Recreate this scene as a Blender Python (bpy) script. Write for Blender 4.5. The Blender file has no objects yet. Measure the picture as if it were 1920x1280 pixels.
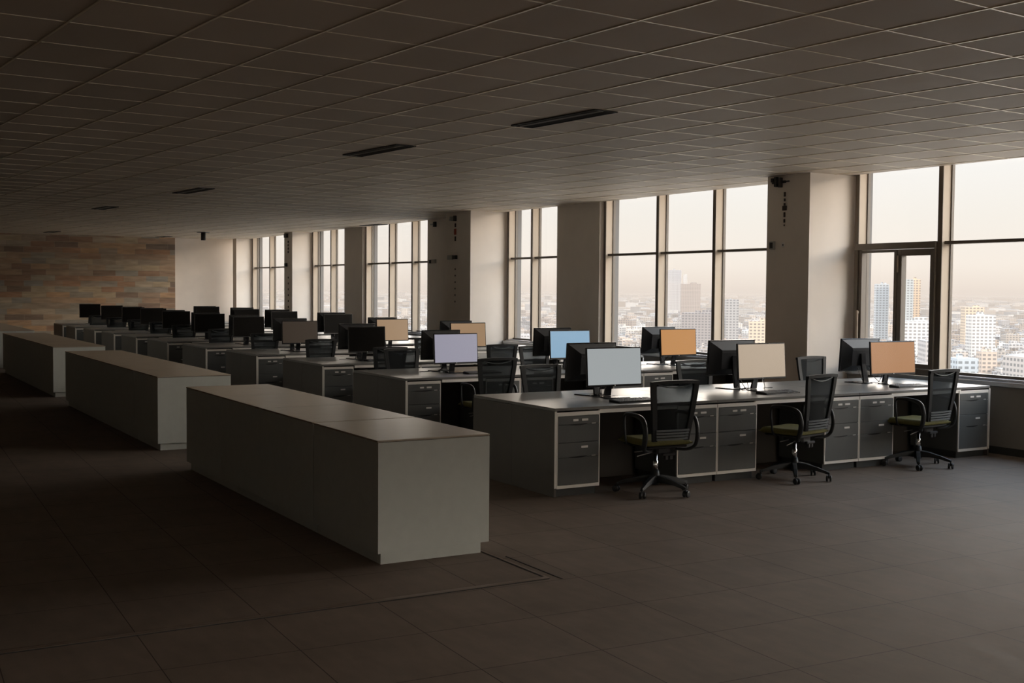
import bpy, math, random
from mathutils import Vector, Matrix
C = bpy.context.scene
COL = C.collection
R = math.radians

# ---------------------------------------------------------------- camera
YAW, PITCH, ROLL, FPX = 0.5290, 0.0441, 0.0078, 2213.3
cam_d = bpy.data.cameras.new('camera')
cam = bpy.data.objects.new('camera', cam_d)
COL.objects.link(cam)
C.camera = cam
fw = Vector((math.sin(YAW)*math.cos(PITCH), math.cos(YAW)*math.cos(PITCH), -math.sin(PITCH)))
rt = Vector((math.cos(YAW), -math.sin(YAW), 0))
up = rt.cross(fw)
r2 = rt*math.cos(ROLL) + up*math.sin(ROLL)
u2 = -rt*math.sin(ROLL) + up*math.cos(ROLL)
mw = Matrix((r2, u2, -fw)).transposed().to_4x4()
mw.translation = Vector((0, 0, 1.7186))
cam.matrix_world = mw
cam_d.sensor_width = 36
cam_d.lens = FPX/1920*36
cam_d.clip_start = 0.1
cam_d.clip_end = 60000

# ---------------------------------------------------------------- world, sun, exposure
w = bpy.data.worlds.new('world')
C.world = w
w.use_nodes = True
nt = w.node_tree
nt.nodes.clear()
wo = nt.nodes.new('ShaderNodeOutputWorld')
bg = nt.nodes.new('ShaderNodeBackground')
tc = nt.nodes.new('ShaderNodeTexCoord')
sx = nt.nodes.new('ShaderNodeSeparateXYZ')
cr = nt.nodes.new('ShaderNodeValToRGB')
nt.links.new(tc.outputs['Generated'], sx.inputs[0])
nt.links.new(sx.outputs['Z'], cr.inputs[0])
nt.links.new(cr.outputs[0], bg.inputs[0])
nt.links.new(bg.outputs[0], wo.inputs[0])
el = cr.color_ramp.elements
el[0].position = 0.0; el[0].color = (.60, .525, .465, 1)
el[1].position = 0.105; el[1].color = (.655, .64, .62, 1)
for p_, c_ in ((.022, (.66, .60, .54, 1)), (.06, (.645, .61, .565, 1)), (.138, (4.4, 3.95, 3.4, 1)), (.20, (9.0, 7.9, 6.8, 1)), (.42, (2.9, 3.4, 3.9, 1)), (1.0, (1.3, 1.9, 2.8, 1))):
    e = el.new(p_); e.color = c_
bg.inputs[1].default_value = 1.04

sun_d = bpy.data.lights.new('sun', 'SUN')
sun_d.energy = 2.0
sun_d.angle = R(1.0)
sun_d.color = (1.0, .80, .60)
sun = bpy.data.objects.new('sun', sun_d)
COL.objects.link(sun)
sun.rotation_euler = Vector((-.10, -1, .33)).to_track_quat('Z', 'Y').to_euler()

def portal(y0, y1, z0=.8, z1=3.2, x=11.10):
    d = bpy.data.lights.new('window_portal', 'AREA')
    d.shape = 'RECTANGLE'
    d.size = z1-z0; d.size_y = y1-y0
    d.cycles.is_portal = True
    o = bpy.data.objects.new('window_portal', d)
    COL.objects.link(o)
    o.location = (x, (y0+y1)/2, (z0+z1)/2)
    o.rotation_euler = (0, R(90), 0)      # -Z axis of the lamp looks to -X
for a, b in ((5.1, 10.3), (11.1, 15.8), (17.05, 18.8), (22.0, 25.35), (26.6, 28.8), (29.5, 33.7), (34.15, 37.1)):
    portal(a, b)
d = bpy.data.lights.new('window_portal', 'AREA'); d.shape = 'RECTANGLE'; d.size = 11.2; d.size_y = 2.1; d.cycles.is_portal = True
o = bpy.data.objects.new('window_portal', d); COL.objects.link(o); o.location = (4.6, -8.25, 1.85); o.rotation_euler = (R(90), 0, R(180))

C.view_settings.view_transform = 'Standard'
C.view_settings.look = 'None'
C.view_settings.exposure = 0.6
C.view_settings.gamma = 1.0
C.view_settings.use_curve_mapping = False
C.cycles.use_denoising = True
C.cycles.max_bounces = 10
C.cycles.diffuse_bounces = 6
C.cycles.glossy_bounces = 4
C.cycles.transparent_max_bounces = 16
C.cycles.sample_clamp_indirect = 4.0

# ---------------------------------------------------------------- materials
def mat(name, col, rough=.5, metal=0., spec=.5, noise=0., nscale=8., bump=0., coat=0., stretch=None, coords='Object'):
    m = bpy.data.materials.new(name)
    m.use_nodes = True
    n = m.node_tree.nodes; l = m.node_tree.links
    b = n['Principled BSDF']
    b.inputs['Base Color'].default_value = (*col, 1)
    b.inputs['Roughness'].default_value = rough
    b.inputs['Metallic'].default_value = metal
    b.inputs['Specular IOR Level'].default_value = spec
    b.inputs['Coat Weight'].default_value = coat
    b.inputs['Coat Roughness'].default_value = .12
    if noise or bump:
        t = n.new('ShaderNodeTexCoord'); mp = n.new('ShaderNodeMapping')
        if stretch: mp.inputs['Scale'].default_value = stretch
        ns = n.new('ShaderNodeTexNoise')
        ns.inputs['Scale'].default_value = nscale
        ns.inputs['Detail'].default_value = 5
        l.new(t.outputs[coords], mp.inputs[0]); l.new(mp.outputs[0], ns.inputs['Vector'])
        if noise:
            r = n.new('ShaderNodeMapRange')
            r.inputs['From Min'].default_value = .3; r.inputs['From Max'].default_value = .7
            r.inputs['To Min'].default_value = 1-noise; r.inputs['To Max'].default_value = 1+noise
            l.new(ns.outputs[0], r.inputs[0])
            mx = n.new('ShaderNodeVectorMath'); mx.operation = 'SCALE'
            mx.inputs[0].default_value = col
            l.new(r.outputs[0], mx.inputs['Scale'])
            l.new(mx.outputs[0], b.inputs['Base Color'])
        if bump:
            bp = n.new('ShaderNodeBump'); bp.inputs['Strength'].default_value = bump
            bp.inputs['Distance'].default_value = .005
            l.new(ns.outputs[0], bp.inputs['Height']); l.new(bp.outputs[0], b.inputs['Normal'])
    return m

def N(m, t, **kw):
    x = m.node_tree.nodes.new(t)
    for k, v in kw.items(): setattr(x, k, v)
    return x
def mth(m, op, a, b=None, c=None):
    x = N(m, 'ShaderNodeMath', operation=op)
    for i, v in enumerate((a, b, c)):
        if v is None: continue
        if isinstance(v, (int, float)): x.inputs[i].default_value = v
        else: m.node_tree.links.new(v, x.inputs[i])
    return x.outputs[0]

M = {}
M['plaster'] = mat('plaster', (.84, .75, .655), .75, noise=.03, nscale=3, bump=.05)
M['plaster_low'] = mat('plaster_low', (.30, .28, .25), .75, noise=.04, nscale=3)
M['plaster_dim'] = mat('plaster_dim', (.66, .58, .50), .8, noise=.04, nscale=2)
M['mullion'] = mat('mullion', (.42, .34, .255), .42, metal=.1)
M['mullion_dark'] = mat('mullion_dark', (.15, .122, .092), .45)
M['sill'] = mat('sill', (.50, .50, .50), .22, metal=.6)
M['fin'] = mat('fin', (.13, .12, .11), .6)
M['laminate'] = mat('laminate', (.185, .18, .168), .32, spec=.32, noise=.05, nscale=5, stretch=(1, 12, 1))
M['cabinet_top'] = mat('cabinet_top', (.45, .385, .305), .27, spec=.8, noise=.04, nscale=4, stretch=(1, 10, 1))
M['cabinet'] = mat('cabinet', (.62, .65, .615), .55, noise=.03, nscale=14)
M['desk_panel'] = mat('desk_panel', (.095, .083, .070), .5, noise=.04, nscale=8)
M['drawer'] = mat('drawer', (.105, .108, .104), .42, noise=.05, nscale=8)
M['plinth'] = mat('plinth', (.045, .047, .045), .55)
M['alu'] = mat('alu', (.82, .78, .72), .4)
M['groove'] = mat('groove', (.008, .008, .008), .6)
M['label_white'] = mat('label_white', (.75, .72, .68), .5)
M['black'] = mat('black', (.018, .018, .019), .42)
M['black_gloss'] = mat('black_gloss', (.015, .015, .017), .25)
M['black_matte'] = mat('black_matte', (.02, .02, .021), .65)
M['chair_frame'] = mat('chair_frame', (.018, .019, .020), .45, spec=.3)
M['chair_rib'] = mat('chair_rib', (.10, .11, .115), .3)
M['seat'] = mat('seat', (.13, .118, .032), .85, noise=.12, nscale=60, bump=.2)
M['chrome'] = mat('chrome', (.75, .75, .75), .18, metal=1)
M['screen_off'] = mat('screen_off', (.008, .007, .006), .2, spec=.06)
M['key'] = mat('key', (.06, .06, .062), .4)
M['cable'] = mat('cable', (.012, .012, .012), .5)
M['ceil_bar'] = mat('ceil_bar', (.85, .76, .60), .36, metal=.75)
M['soffit'] = mat('soffit', (.45, .40, .35), .8)
M['bracket'] = mat('bracket', (.035, .032, .03), .5)
M['steel'] = mat('steel', (.42, .41, .38), .35, metal=.5)
M['red'] = mat('red', (.40, .07, .03), .5)
M['stain'] = mat('stain', (.075, .05, .04), .8)
M['trench'] = mat('trench', (.20, .155, .125), .4, metal=.2)

def screen_mat(name, col):  # window reflections put in as an even glow of the screen
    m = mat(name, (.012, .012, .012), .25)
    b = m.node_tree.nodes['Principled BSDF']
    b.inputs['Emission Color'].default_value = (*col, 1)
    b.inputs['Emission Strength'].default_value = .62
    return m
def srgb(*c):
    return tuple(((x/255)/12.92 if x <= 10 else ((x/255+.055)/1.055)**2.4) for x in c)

# mesh of the chair backs: mostly opaque weave one can see through
m = mat('mesh_weave', (.022, .024, .025), .8, spec=.1)
tr = N(m, 'ShaderNodeBsdfTransparent'); mix = N(m, 'ShaderNodeMixShader')
tr.inputs[0].default_value = (.8, .85, .88, 1)
mix.inputs[0].default_value = .66
L = m.node_tree.links
L.new(tr.outputs[0], mix.inputs[1]); L.new(m.node_tree.nodes['Principled BSDF'].outputs[0], mix.inputs[2])
L.new(mix.outputs[0], m.node_tree.nodes['Material Output'].inputs[0])
M['mesh_weave'] = m

# window glass
m = bpy.data.materials.new('glass'); m.use_nodes = True
n = m.node_tree.nodes; n.remove(n['Principled BSDF'])
tr = N(m, 'ShaderNodeBsdfTransparent'); gl = N(m, 'ShaderNodeBsdfGlossy'); mix = N(m, 'ShaderNodeMixShader'); fr = N(m, 'ShaderNodeFresnel')
tr.inputs[0].default_value = (.97, .97, .965, 1)
gl.inputs['Roughness'].default_value = .01
fr.inputs[0].default_value = 1.35
L = m.node_tree.links
geo = N(m, 'ShaderNodeNewGeometry')
fk = mth(m, 'MULTIPLY', fr.outputs[0], mth(m, 'SUBTRACT', 1, geo.outputs['Backfacing']))
L.new(fk, mix.inputs[0]); L.new(tr.outputs[0], mix.inputs[1]); L.new(gl.outputs[0], mix.inputs[2])
L.new(mix.outputs[0], n['Material Output'].inputs[0])
M['glass'] = m

def cell_material(name, base, ang, ox, oy, px, py, line_w, line_col, var, rough, nz, spec=.5, bumpy=.3):
    """square tiles laid on a rotated grid: joint lines + a slightly different tone per tile"""
    m = mat(name, base, rough, spec=spec)
    l = m.node_tree.links; b = m.node_tree.nodes['Principled BSDF']
    t = N(m, 'ShaderNodeTexCoord'); s = N(m, 'ShaderNodeSeparateXYZ'); l.new(t.outputs['Object'], s.inputs[0])
    X, Y = s.outputs[0], s.outputs[1]
    ca, sa = math.cos(ang), math.sin(ang)
    dx = mth(m, 'SUBTRACT', X, ox); dy = mth(m, 'SUBTRACT', Y, oy)
    u = mth(m, 'DIVIDE', mth(m, 'ADD', mth(m, 'MULTIPLY', dx, ca), mth(m, 'MULTIPLY', dy, sa)), px)
    v = mth(m, 'DIVIDE', mth(m, 'SUBTRACT', mth(m, 'MULTIPLY', dy, ca), mth(m, 'MULTIPLY', dx, sa)), py)
    fu, fv = mth(m, 'FLOOR', u), mth(m, 'FLOOR', v)
    cx = N(m, 'ShaderNodeCombineXYZ'); l.new(fu, cx.inputs[0]); l.new(fv, cx.inputs[1])
    wn = N(m, 'ShaderNodeTexWhiteNoise', noise_dimensions='2D'); l.new(cx.outputs[0], wn.inputs['Vector'])
    du = mth(m, 'ABSOLUTE', mth(m, 'SUBTRACT', mth(m, 'FRACT', u), .5))
    dv = mth(m, 'ABSOLUTE', mth(m, 'SUBTRACT', mth(m, 'FRACT', v), .5))
    lu = mth(m, 'GREATER_THAN', du, .5-line_w/px/2); lv = mth(m, 'GREATER_THAN', dv, .5-line_w/py/2)
    line = mth(m, 'MAXIMUM', lu, lv)
    no = N(m, 'ShaderNodeTexNoise'); no.inputs['Scale'].default_value = 2.2; no.inputs['Detail'].default_value = 6; no.inputs['Roughness'].default_value = .65
    l.new(t.outputs['Object'], no.inputs['Vector'])
    no2 = N(m, 'ShaderNodeTexNoise'); no2.inputs['Scale'].default_value = 14; no2.inputs['Detail'].default_value = 5
    mp = N(m, 'ShaderNodeMapping'); mp.inputs['Scale'].default_value = (1, .25, 1)
    l.new(t.outputs['Object'], mp.inputs[0]); l.new(mp.outputs[0], no2.inputs['Vector'])
    f = mth(m, 'MULTIPLY_ADD', wn.outputs['Value'], var, 1-var/2)
    f = mth(m, 'MULTIPLY', f, mth(m, 'MULTIPLY_ADD', no.outputs[0], nz, 1-nz/2))
    f = mth(m, 'MULTIPLY', f, mth(m, 'MULTIPLY_ADD', no2.outputs[0], nz*.8, 1-nz*.4))
    sc = N(m, 'ShaderNodeVectorMath', operation='SCALE'); sc.inputs[0].default_value = base; l.new(f, sc.inputs['Scale'])
    mx = N(m, 'ShaderNodeMix', data_type='RGBA'); l.new(line, mx.inputs['Factor']); l.new(sc.outputs[0], mx.inputs[6]); mx.inputs[7].default_value = (*line_col, 1)
    l.new(mx.outputs[2], b.inputs['Base Color'])
    rr = mth(m, 'MULTIPLY_ADD', no2.outputs[0], .25, rough-.12); l.new(rr, b.inputs['Roughness'])
    bp = N(m, 'ShaderNodeBump'); bp.inputs['Strength'].default_value = bumpy; bp.inputs['Distance'].default_value = .004
    h = mth(m, 'SUBTRACT', mth(m, 'MULTIPLY', no2.outputs[0], .25), line); l.new(h, bp.inputs['Height']); l.new(bp.outputs[0], b.inputs['Normal'])
    return m
CEIL_A, CEIL_O, CEIL_P = .082, (4.33, 5.13), (.605, .624)
M['floor'] = cell_material('floor_tiles', (.188, .150, .122), -.040, 4.48, 4.54, .643, .635, .005, (.055, .044, .036), .08, .68, .60, spec=.1)
M['ceiling'] = cell_material('ceiling_tiles', (.575, .49, .395), CEIL_A, CEIL_O[0], CEIL_O[1], CEIL_P[0], CEIL_P[1], .001, (.4, .35, .3), .16, .62, .06, bumpy=.05)

# stone/brick cladding at the far end
m = mat('stone_courses', (.3, .2, .13), .85)
l = m.node_tree.links; b = m.node_tree.nodes['Principled BSDF']
t = N(m, 'ShaderNodeTexCoord'); mp = N(m, 'ShaderNodeMapping'); mp.inputs['Rotation'].default_value = (R(90), 0, 0)
l.new(t.outputs['Object'], mp.inputs[0])
bk = N(m, 'ShaderNodeTexBrick'); bk.offset = .37; bk.squash = .8; bk.squash_frequency = 3
bk.inputs['Scale'].default_value = 1; bk.inputs['Brick Width'].default_value = .62; bk.inputs['Row Height'].default_value = .155
bk.inputs['Mortar Size'].default_value = .004; bk.inputs['Bias'].default_value = 0
bk.inputs['Color1'].default_value = (0, 0, 0, 1); bk.inputs['Color2'].default_value = (1, 1, 1, 1); bk.inputs['Mortar'].default_value = (.35, .35, .35, 1)
l.new(mp.outputs[0], bk.inputs['Vector'])
cr2 = N(m, 'ShaderNodeValToRGB'); l.new(bk.outputs['Color'], cr2.inputs[0])
e = cr2.color_ramp.elements; e[0].color = (.20, .15, .115, 1); e[1].color = (.43, .34, .25, 1)
for p_, c_ in ((.2, (.36, .20, .125, 1)), (.38, (.30, .25, .20, 1)), (.55, (.44, .26, .15, 1)), (.7, (.27, .24, .21, 1)), (.85, (.41, .30, .20, 1))):
    x = e.new(p_); x.color = tuple(min(1, v*1.1*k_) for v, k_ in zip(c_[:3], (1, 1.04, 1.0)))+(1,)
no = N(m, 'ShaderNodeTexNoise'); no.inputs['Scale'].default_value = 5; no.inputs['Detail'].default_value = 7
m3 = N(m, 'ShaderNodeMapping'); m3.inputs['Scale'].default_value = (.5, 1, 3); l.new(t.outputs['Object'], m3.inputs[0]); l.new(m3.outputs[0], no.inputs['Vector'])
sc = N(m, 'ShaderNodeVectorMath', operation='SCALE'); l.new(cr2.outputs[0], sc.inputs[0]); l.new(mth(m, 'MULTIPLY_ADD', no.outputs[0], 1.0, .5), sc.inputs['Scale'])
l.new(sc.outputs[0], b.inputs['Base Color'])
bp = N(m, 'ShaderNodeBump'); bp.inputs['Strength'].default_value = .5; bp.inputs['Distance'].default_value = .02; l.new(no.outputs[0], bp.inputs['Height']); l.new(bp.outputs[0], b.inputs['Normal'])
M['stone'] = m

# city facades: UV in metres, colour per building
def city_mat():
    m = mat('city_facade', (.5, .45, .4), .8, spec=.2)
    l = m.node_tree.links; b = m.node_tree.nodes['Principled BSDF']
    a = N(m, 'ShaderNodeAttribute', attribute_name='Col')
    uv = N(m, 'ShaderNodeUVMap'); s = N(m, 'ShaderNodeSeparateXYZ'); l.new(uv.outputs[0], s.inputs[0])
    u, v = s.outputs[0], s.outputs[1]
    wu = mth(m, 'GREATER_THAN', mth(m, 'FRACT', mth(m, 'DIVIDE', u, 4.2)), .38)
    wv = mth(m, 'GREATER_THAN', mth(m, 'FRACT', mth(m, 'DIVIDE', v, 3.4)), .48)
    wall = mth(m, 'GREATER_THAN', v, .01)
    k = mth(m, 'MULTIPLY', mth(m, 'MULTIPLY', wu, wv), wall)
    k = mth(m, 'MULTIPLY', k, .72)
    mx = N(m, 'ShaderNodeMix', data_type='RGBA'); l.new(k, mx.inputs['Factor']); l.new(a.outputs['Color'], mx.inputs[6]); mx.inputs[7].default_value = (.12, .13, .145, 1)
    dk = N(m, 'ShaderNodeVectorMath', operation='SCALE'); l.new(mx.outputs[2], dk.inputs[0]); dk.inputs['Scale'].default_value = .44
    l.new(dk.outputs[0], b.inputs['Base Color'])
    return m
M['city'] = city_mat()
m = mat('city_ground', (.34, .30, .26), .9, spec=.1)
l = m.node_tree.links; b = m.node_tree.nodes['Principled BSDF']
t = N(m, 'ShaderNodeTexCoord'); vo = N(m, 'ShaderNodeTexVoronoi'); vo.inputs['Scale'].default_value = .03
l.new(t.outputs['Object'], vo.inputs['Vector'])
cr3 = N(m, 'ShaderNodeValToRGB'); l.new(vo.outputs['Color'], cr3.inputs[0])
e = cr3.color_ramp.elements; e[0].color = (.16, .14, .12, 1); e[1].color = (.55, .46, .37, 1)
x = e.new(.45); x.color = (.34, .285, .23, 1)
l.new(cr3.outputs[0], b.inputs['Base Color'])
M['city_ground'] = m

# ---------------------------------------------------------------- mesh builder
class MB:
    def __init__(s): s.v = []; s.f = []; s.sm = []
    def add(s, vs, fs, T=None, smooth=False):
        o = len(s.v)
        s.v += [tuple(T @ Vector(p)) if T else tuple(p) for p in vs]
        s.f += [tuple(i+o for i in f) for f in fs]
        s.sm += [smooth]*len(fs)
        return s
    def box(s, x0, x1, y0, y1, z0, z1, T=None, c=0):
        if not c:
            return s.add([(x0, y0, z0), (x1, y0, z0), (x1, y1, z0), (x0, y1, z0), (x0, y0, z1), (x1, y0, z1), (x1, y1, z1), (x0, y1, z1)],
                         [(0, 3, 2, 1), (4, 5, 6, 7), (0, 1, 5, 4), (1, 2, 6, 5), (2, 3, 7, 6), (3, 0, 4, 7)], T)
        # chamfered box
        c = min(c, (x1-x0)/2.01, (y1-y0)/2.01, (z1-z0)/2.01)
        rings = []
        def ring(i, z): return [(x0+i+c, y0+i, z), (x1-i-c, y0+i, z), (x1-i, y0+i+c, z), (x1-i, y1-i-c, z), (x1-i-c, y1-i, z), (x0+i+c, y1-i, z), (x0+i, y1-i-c, z), (x0+i, y0+i+c, z)]
        k = c*.9
        vs = ring(k, z0)+ring(0, z0+c)+ring(0, z1-c)+ring(k, z1)
        fs = [tuple(range(7, -1, -1)), tuple(range(24, 32))]
        for r_ in range(3):
            for i in range(8):
                j = (i+1) % 8
                fs.append((r_*8+i, r_*8+j, r_*8+8+j, r_*8+8+i))
        return s.add(vs, fs, T)
    def tube(s, pts, r, n=8, flat=1., caps=True):
        pts = [Vector(p) for p in pts]
        rs = r if isinstance(r, (list, tuple)) else [r]*len(pts)
        vs = []; prev = None
        for i, p in enumerate(pts):
            d = (pts[min(i+1, len(pts)-1)]-pts[max(i-1, 0)]).normalized()
            if prev is None:
                a = Vector((0, 0, 1)) if abs(d.z) < .9 else Vector((1, 0, 0))
                u = d.cross(a).normalized()
            else:
                u = (prev - d*prev.dot(d)).normalized()
            prev = u
            v = d.cross(u)
            for k in range(n):
                t = 2*math.pi*k/n
                vs.append(p + (u*math.cos(t) + v*math.sin(t)*flat)*rs[i])
        fs = []
        for i in range(len(pts)-1):
            for k in range(n):
                k2 = (k+1) % n
                fs.append((i*n+k, i*n+k2, i*n+n+k2, i*n+n+k))
        if caps:
            fs.append(tuple(range(n-1, -1, -1))); fs.append(tuple(range((len(pts)-1)*n, len(pts)*n)))
        return s.add(vs, fs, None, True)
    def lathe(s, prof, n=16, T=None):
        vs = []
        for r, z in prof:
            for k in range(n):
                t = 2*math.pi*k/n; vs.append((r*math.cos(t), r*math.sin(t), z))
        fs = []
        for i in range(len(prof)-1):
            for k in range(n):
                k2 = (k+1) % n; fs.append((i*n+k, i*n+k2, i*n+n+k2, i*n+n+k))
        fs.append(tuple(range(n-1, -1, -1))); fs.append(tuple(range((len(prof)-1)*n, len(prof)*n)))
        return s.add(vs, fs, T, True)
    def build(s, name, m, parent=None, loc=None):
        me = bpy.data.meshes.new(name)
        me.from_pydata(s.v, [], s.f); me.update()
        me.polygons.foreach_set('use_smooth', s.sm)
        me.materials.append(M[m] if isinstance(m, str) else m)
        o = bpy.data.objects.new(name, me)
        COL.objects.link(o)
        if parent: o.parent = parent
        if loc: o.location = loc
        return o
def Bx(*a, **k): return MB().box(*a, **k)
def empty(name, loc=(0, 0, 0), rz=0):
    o = bpy.data.objects.new(name, None); COL.objects.link(o); o.empty_display_size = .1
    o.location = loc; o.rotation_euler = (0, 0, rz); return o
def tag(o, label, cat, group=None):
    o['label'] = label; o['category'] = cat
    if group: o['group'] = group
    return o
def struct(o, label=None):
    o['kind'] = 'structure'
    if label: o['label'] = label
    return o
KIDS = {}
def copy_tree(o):
    def rec(x, par):
        c = x.copy(); COL.objects.link(c)
        if par: c.parent = par
        for ch in x.children: rec(ch, c)
        return c
    return rec(o, None)

# ---------------------------------------------------------------- room shell
H = 3.135
XW = 10.845
YB, YF, XL = -8.0, 35.5, -5.0
struct(Bx(XL, 11.3, YB, 37.5, -.25, 0).build('floor', 'floor'), 'brown stone-look tiled floor')
ceil = struct(Bx(XL, XW, YB, 37.5, H, H+.12).build('ceiling', 'ceiling'), 'tiled suspended ceiling')
# T-bars of the ceiling grid, a few mm proud of the tiles
g = MB()
ca, sa = math.cos(CEIL_A), math.sin(CEIL_A)
def clip_line(px, py, dx, dy):
    t0, t1 = -60, 60
    for p, d, lo, hi in ((px, dx, XL+.02, XW-.02), (py, dy, YB+.02, YF-.8)):
        if abs(d) < 1e-9:
            if not lo < p < hi: return None
            continue
        a, b = sorted(((lo-p)/d, (hi-p)/d)); t0 = max(t0, a); t1 = min(t1, b)
    return (t0, t1) if t1-t0 > .3 else None
for k in range(-30, 60):
    for (qx, qy, dx, dy, hw) in ((CEIL_O[0]+k*CEIL_P[0]*ca, CEIL_O[1]+k*CEIL_P[0]*sa, -sa, ca, .0075), (CEIL_O[0]-k*CEIL_P[1]*sa, CEIL_O[1]+k*CEIL_P[1]*ca, ca, sa, .0065)):
        r_ = clip_line(qx, qy, dx, dy)
        if not r_: continue
        a = Vector((qx+dx*r_[0], qy+dy*r_[0], 0)); L_ = r_[1]-r_[0]
        T = Matrix.Translation(a) @ Matrix.Rotation(math.atan2(dy, dx), 4, 'Z')
        g.box(0, L_, -hw, hw, H-(.005 if hw > .007 else .0022), H+.01, T)
o = g.build('ceiling_grid', 'ceil_bar', ceil)
struct(Bx(XW, 11.45, YB, 37.5, 3.36, 3.5).build('trim_1', 'soffit'), 'slab edge over the glazing')
struct(Bx(XW-.03, XW, YB, 37.5, H+.12, 3.5).build('trim_2', 'soffit'), 'upstand at the ceiling edge')
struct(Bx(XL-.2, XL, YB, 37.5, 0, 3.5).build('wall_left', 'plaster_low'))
q = MB().box(XL, 11.3, YB-.2, YB, 0, .8); q.box(XL, 11.3, YB-.2, YB, 2.9, 3.5); q.box(XL, -1.0, YB-.2, YB, .8, 2.9); q.box(10.2, 11.3, YB-.2, YB, .8, 2.9)
struct(q.build('wall_back', 'plaster_dim'), 'unseen rear wall with an added window band')
wn = struct(empty('window_8', (4.6, YB-.1, .8)), 'window band added to the unseen rear wall for fill light')  # unseen band, added to light the camera-facing sides
q = MB()
for k in range(8): q.box(-1.0+k*1.594, -.96+k*1.594, YB-.14, YB-.04, .8, 2.9)
q.box(-1, 10.2, YB-.14, YB-.04, 2.0, 2.04)
o = q.build('frame', 'mullion_dark', wn); o.location = -Vector(wn.location)
o = MB().box(-1, 10.2, YB-.10, YB-.09, .8, 2.9).build('glass', 'glass', wn); o.location = -Vector(wn.location)
struct(Bx(XL, 8.89, 34.67, 35.3, 0, H).build('wall_front', 'stone'), 'end wall clad in brown and grey stone courses')
struct(Bx(8.90, 10.84, 34.72, 35.3, 0, H).build('wall_front_plaster', 'plaster'), 'pale plaster end wall beside the stone')
struct(Bx(XL-.2, 11.4, YB-.2, 37.7, 3.5, 3.6).build('roof_slab', 'soffit'))
# facade: low wall with metal sill, full length
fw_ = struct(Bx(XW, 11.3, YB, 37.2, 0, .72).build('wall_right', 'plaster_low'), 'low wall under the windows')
sl = MB().box(XW-.03, 11.06, YB, 37.2, .72, .775, c=.008); sl.box(XW+.03, 11.06, YB, 37.2, .775, .80, c=.004)
struct(sl.build('trim_3', 'sill'), 'metal window ledge')
struct(Bx(XW-.012, XW-.0005, YB, 35.4, 0, .08).build('baseboard_right', 'plinth'))

# piers and wall panels along the facade: (y0, y1, inner x)
PIERS = [(10.40, 11.13, 10.17), (18.86, 19.85, 10.14), (28.85, 29.45, 10.36), (33.75, 34.08, 10.42)]
PANELS = [(-8.0, 5.05), (15.76, 17.03), (19.85, 22.02), (25.42, 26.52)]  # first panel lies out of view, put in to cut light near the camera
for i, (a, b, x) in enumerate(PIERS):
    struct(Bx(x, 11.06, a, b, 0, H).build('column', 'plaster'), 'plastered square pier between the windows')
    struct(Bx(11.12, 11.20, a-.02, b+.02, -1, 3.5).build('trim_%d' % (4+i), 'fin'), 'pale cladding outside a pier')
for i, (a, b) in enumerate(PANELS):
    struct(Bx(10.83, 11.06, a, b, .0, H).build('wall_right_panel', 'plaster'), 'solid wall panel between windows')
    struct(Bx(11.12, 11.20, a-.02, b+.02, -1, 3.5).build('trim_%d' % (8+i), 'fin'), 'pale cladding outside a panel')

# windows
BAYS = [(5.05, 10.40, [9.085-1.325*k for k in range(4)]), (11.13, 15.76, [11.70, 12.99, 14.30]), (17.03, 18.86, [17.95]),
        (22.02, 25.42, [22.87, 24.04]), (26.52, 28.85, [27.53]), (29.45, 33.75, [30.9, 32.15]), (34.08, 37.2, [35.1, 36.2])]
MX0, MX1, GX = 10.885, 11.04, 11.03
for i, (a, b, ms) in enumerate(BAYS):
    wn = struct(empty('window_%d' % (i+1 if i < 6 else 9), (11.0, (a+b)/2, .8)), 'glazed bay of the window wall')
    def put(bm, name, m):
        o = bm.build(name, m, wn); o.location = -Vector(wn.location); return o
    for y in ms + [b-.075] + ([a+.03] if i else []):
        q = MB().box(MX0, MX1, y-.027, y+.027, .8, 3.34, c=.003)
        put(q, 'mullion', 'mullion')
        q = MB().box(MX0-.004, MX0+.004, y-.031, y+.031, .8, 3.34)
        put(q, 'mullion_shade', 'mullion_dark')  # dark strip puts the shade of the inward face into its colour
        q = MB().box(GX-.012, GX+.03, y-.042, y+.042, .8, 3.34)
        put(q, 'gasket', 'mullion_dark')
    # transom
    put(MB().box(10.93, 11.04, a, b, 2.265, 2.30, c=.003), 'transom', 'mullion_dark')
    put(MB().box(10.99, 11.05, a, b, .795, .83), 'sill_rail', 'mullion_dark')
    put(MB().box(GX+.002, GX+.012, a, b, .80, 3.35), 'glass', 'glass')
# the opening casement next to the first pier: outer frame and two leaves
wn = struct(empty('window_7', (10.87, 9.74, .78)), 'opening casement with two leaves in the first bay')
def put(bm, name, m):
    o = bm.build(name, m, wn); o.location = -Vector(wn.location); return o
q = MB(); Y0, Y1 = 9.12, 10.33
q.box(10.85, 10.93, Y0, Y1, 2.225, 2.30, c=.004); q.box(10.85, 10.93, Y0, Y1, .78, .84, c=.004)
q.box(10.85, 10.93, Y1-.06, Y1, .84, 2.225, c=.004); q.box(10.85, 10.93, Y0, Y0+.02, .84, 2.225, c=.004)
put(q, 'outer_frame', 'mullion_dark')
for (y0, y1, zt, nm) in ((9.68, Y1-.065, 2.22, 'casement_leaf'), (Y0+.02, 9.67, 2.22, 'casement_leaf')):
    q = MB(); s = .045 if y0 > 9.5 else .06
    zt2 = zt-(.03 if y0 > 9.5 else .075)
    q.box(10.865, 10.95, y0, y0+s, .845, zt, c=.004); q.box(10.865, 10.95, y1-s, y1, .845, zt, c=.004)
    q.box(10.865, 10.95, y0+s, y1-s, zt2, zt, c=.003); q.box(10.865, 10.95, y0+s, y1-s, .845, .90, c=.003)
    lf = put(q, nm, 'mullion_dark')
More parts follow.
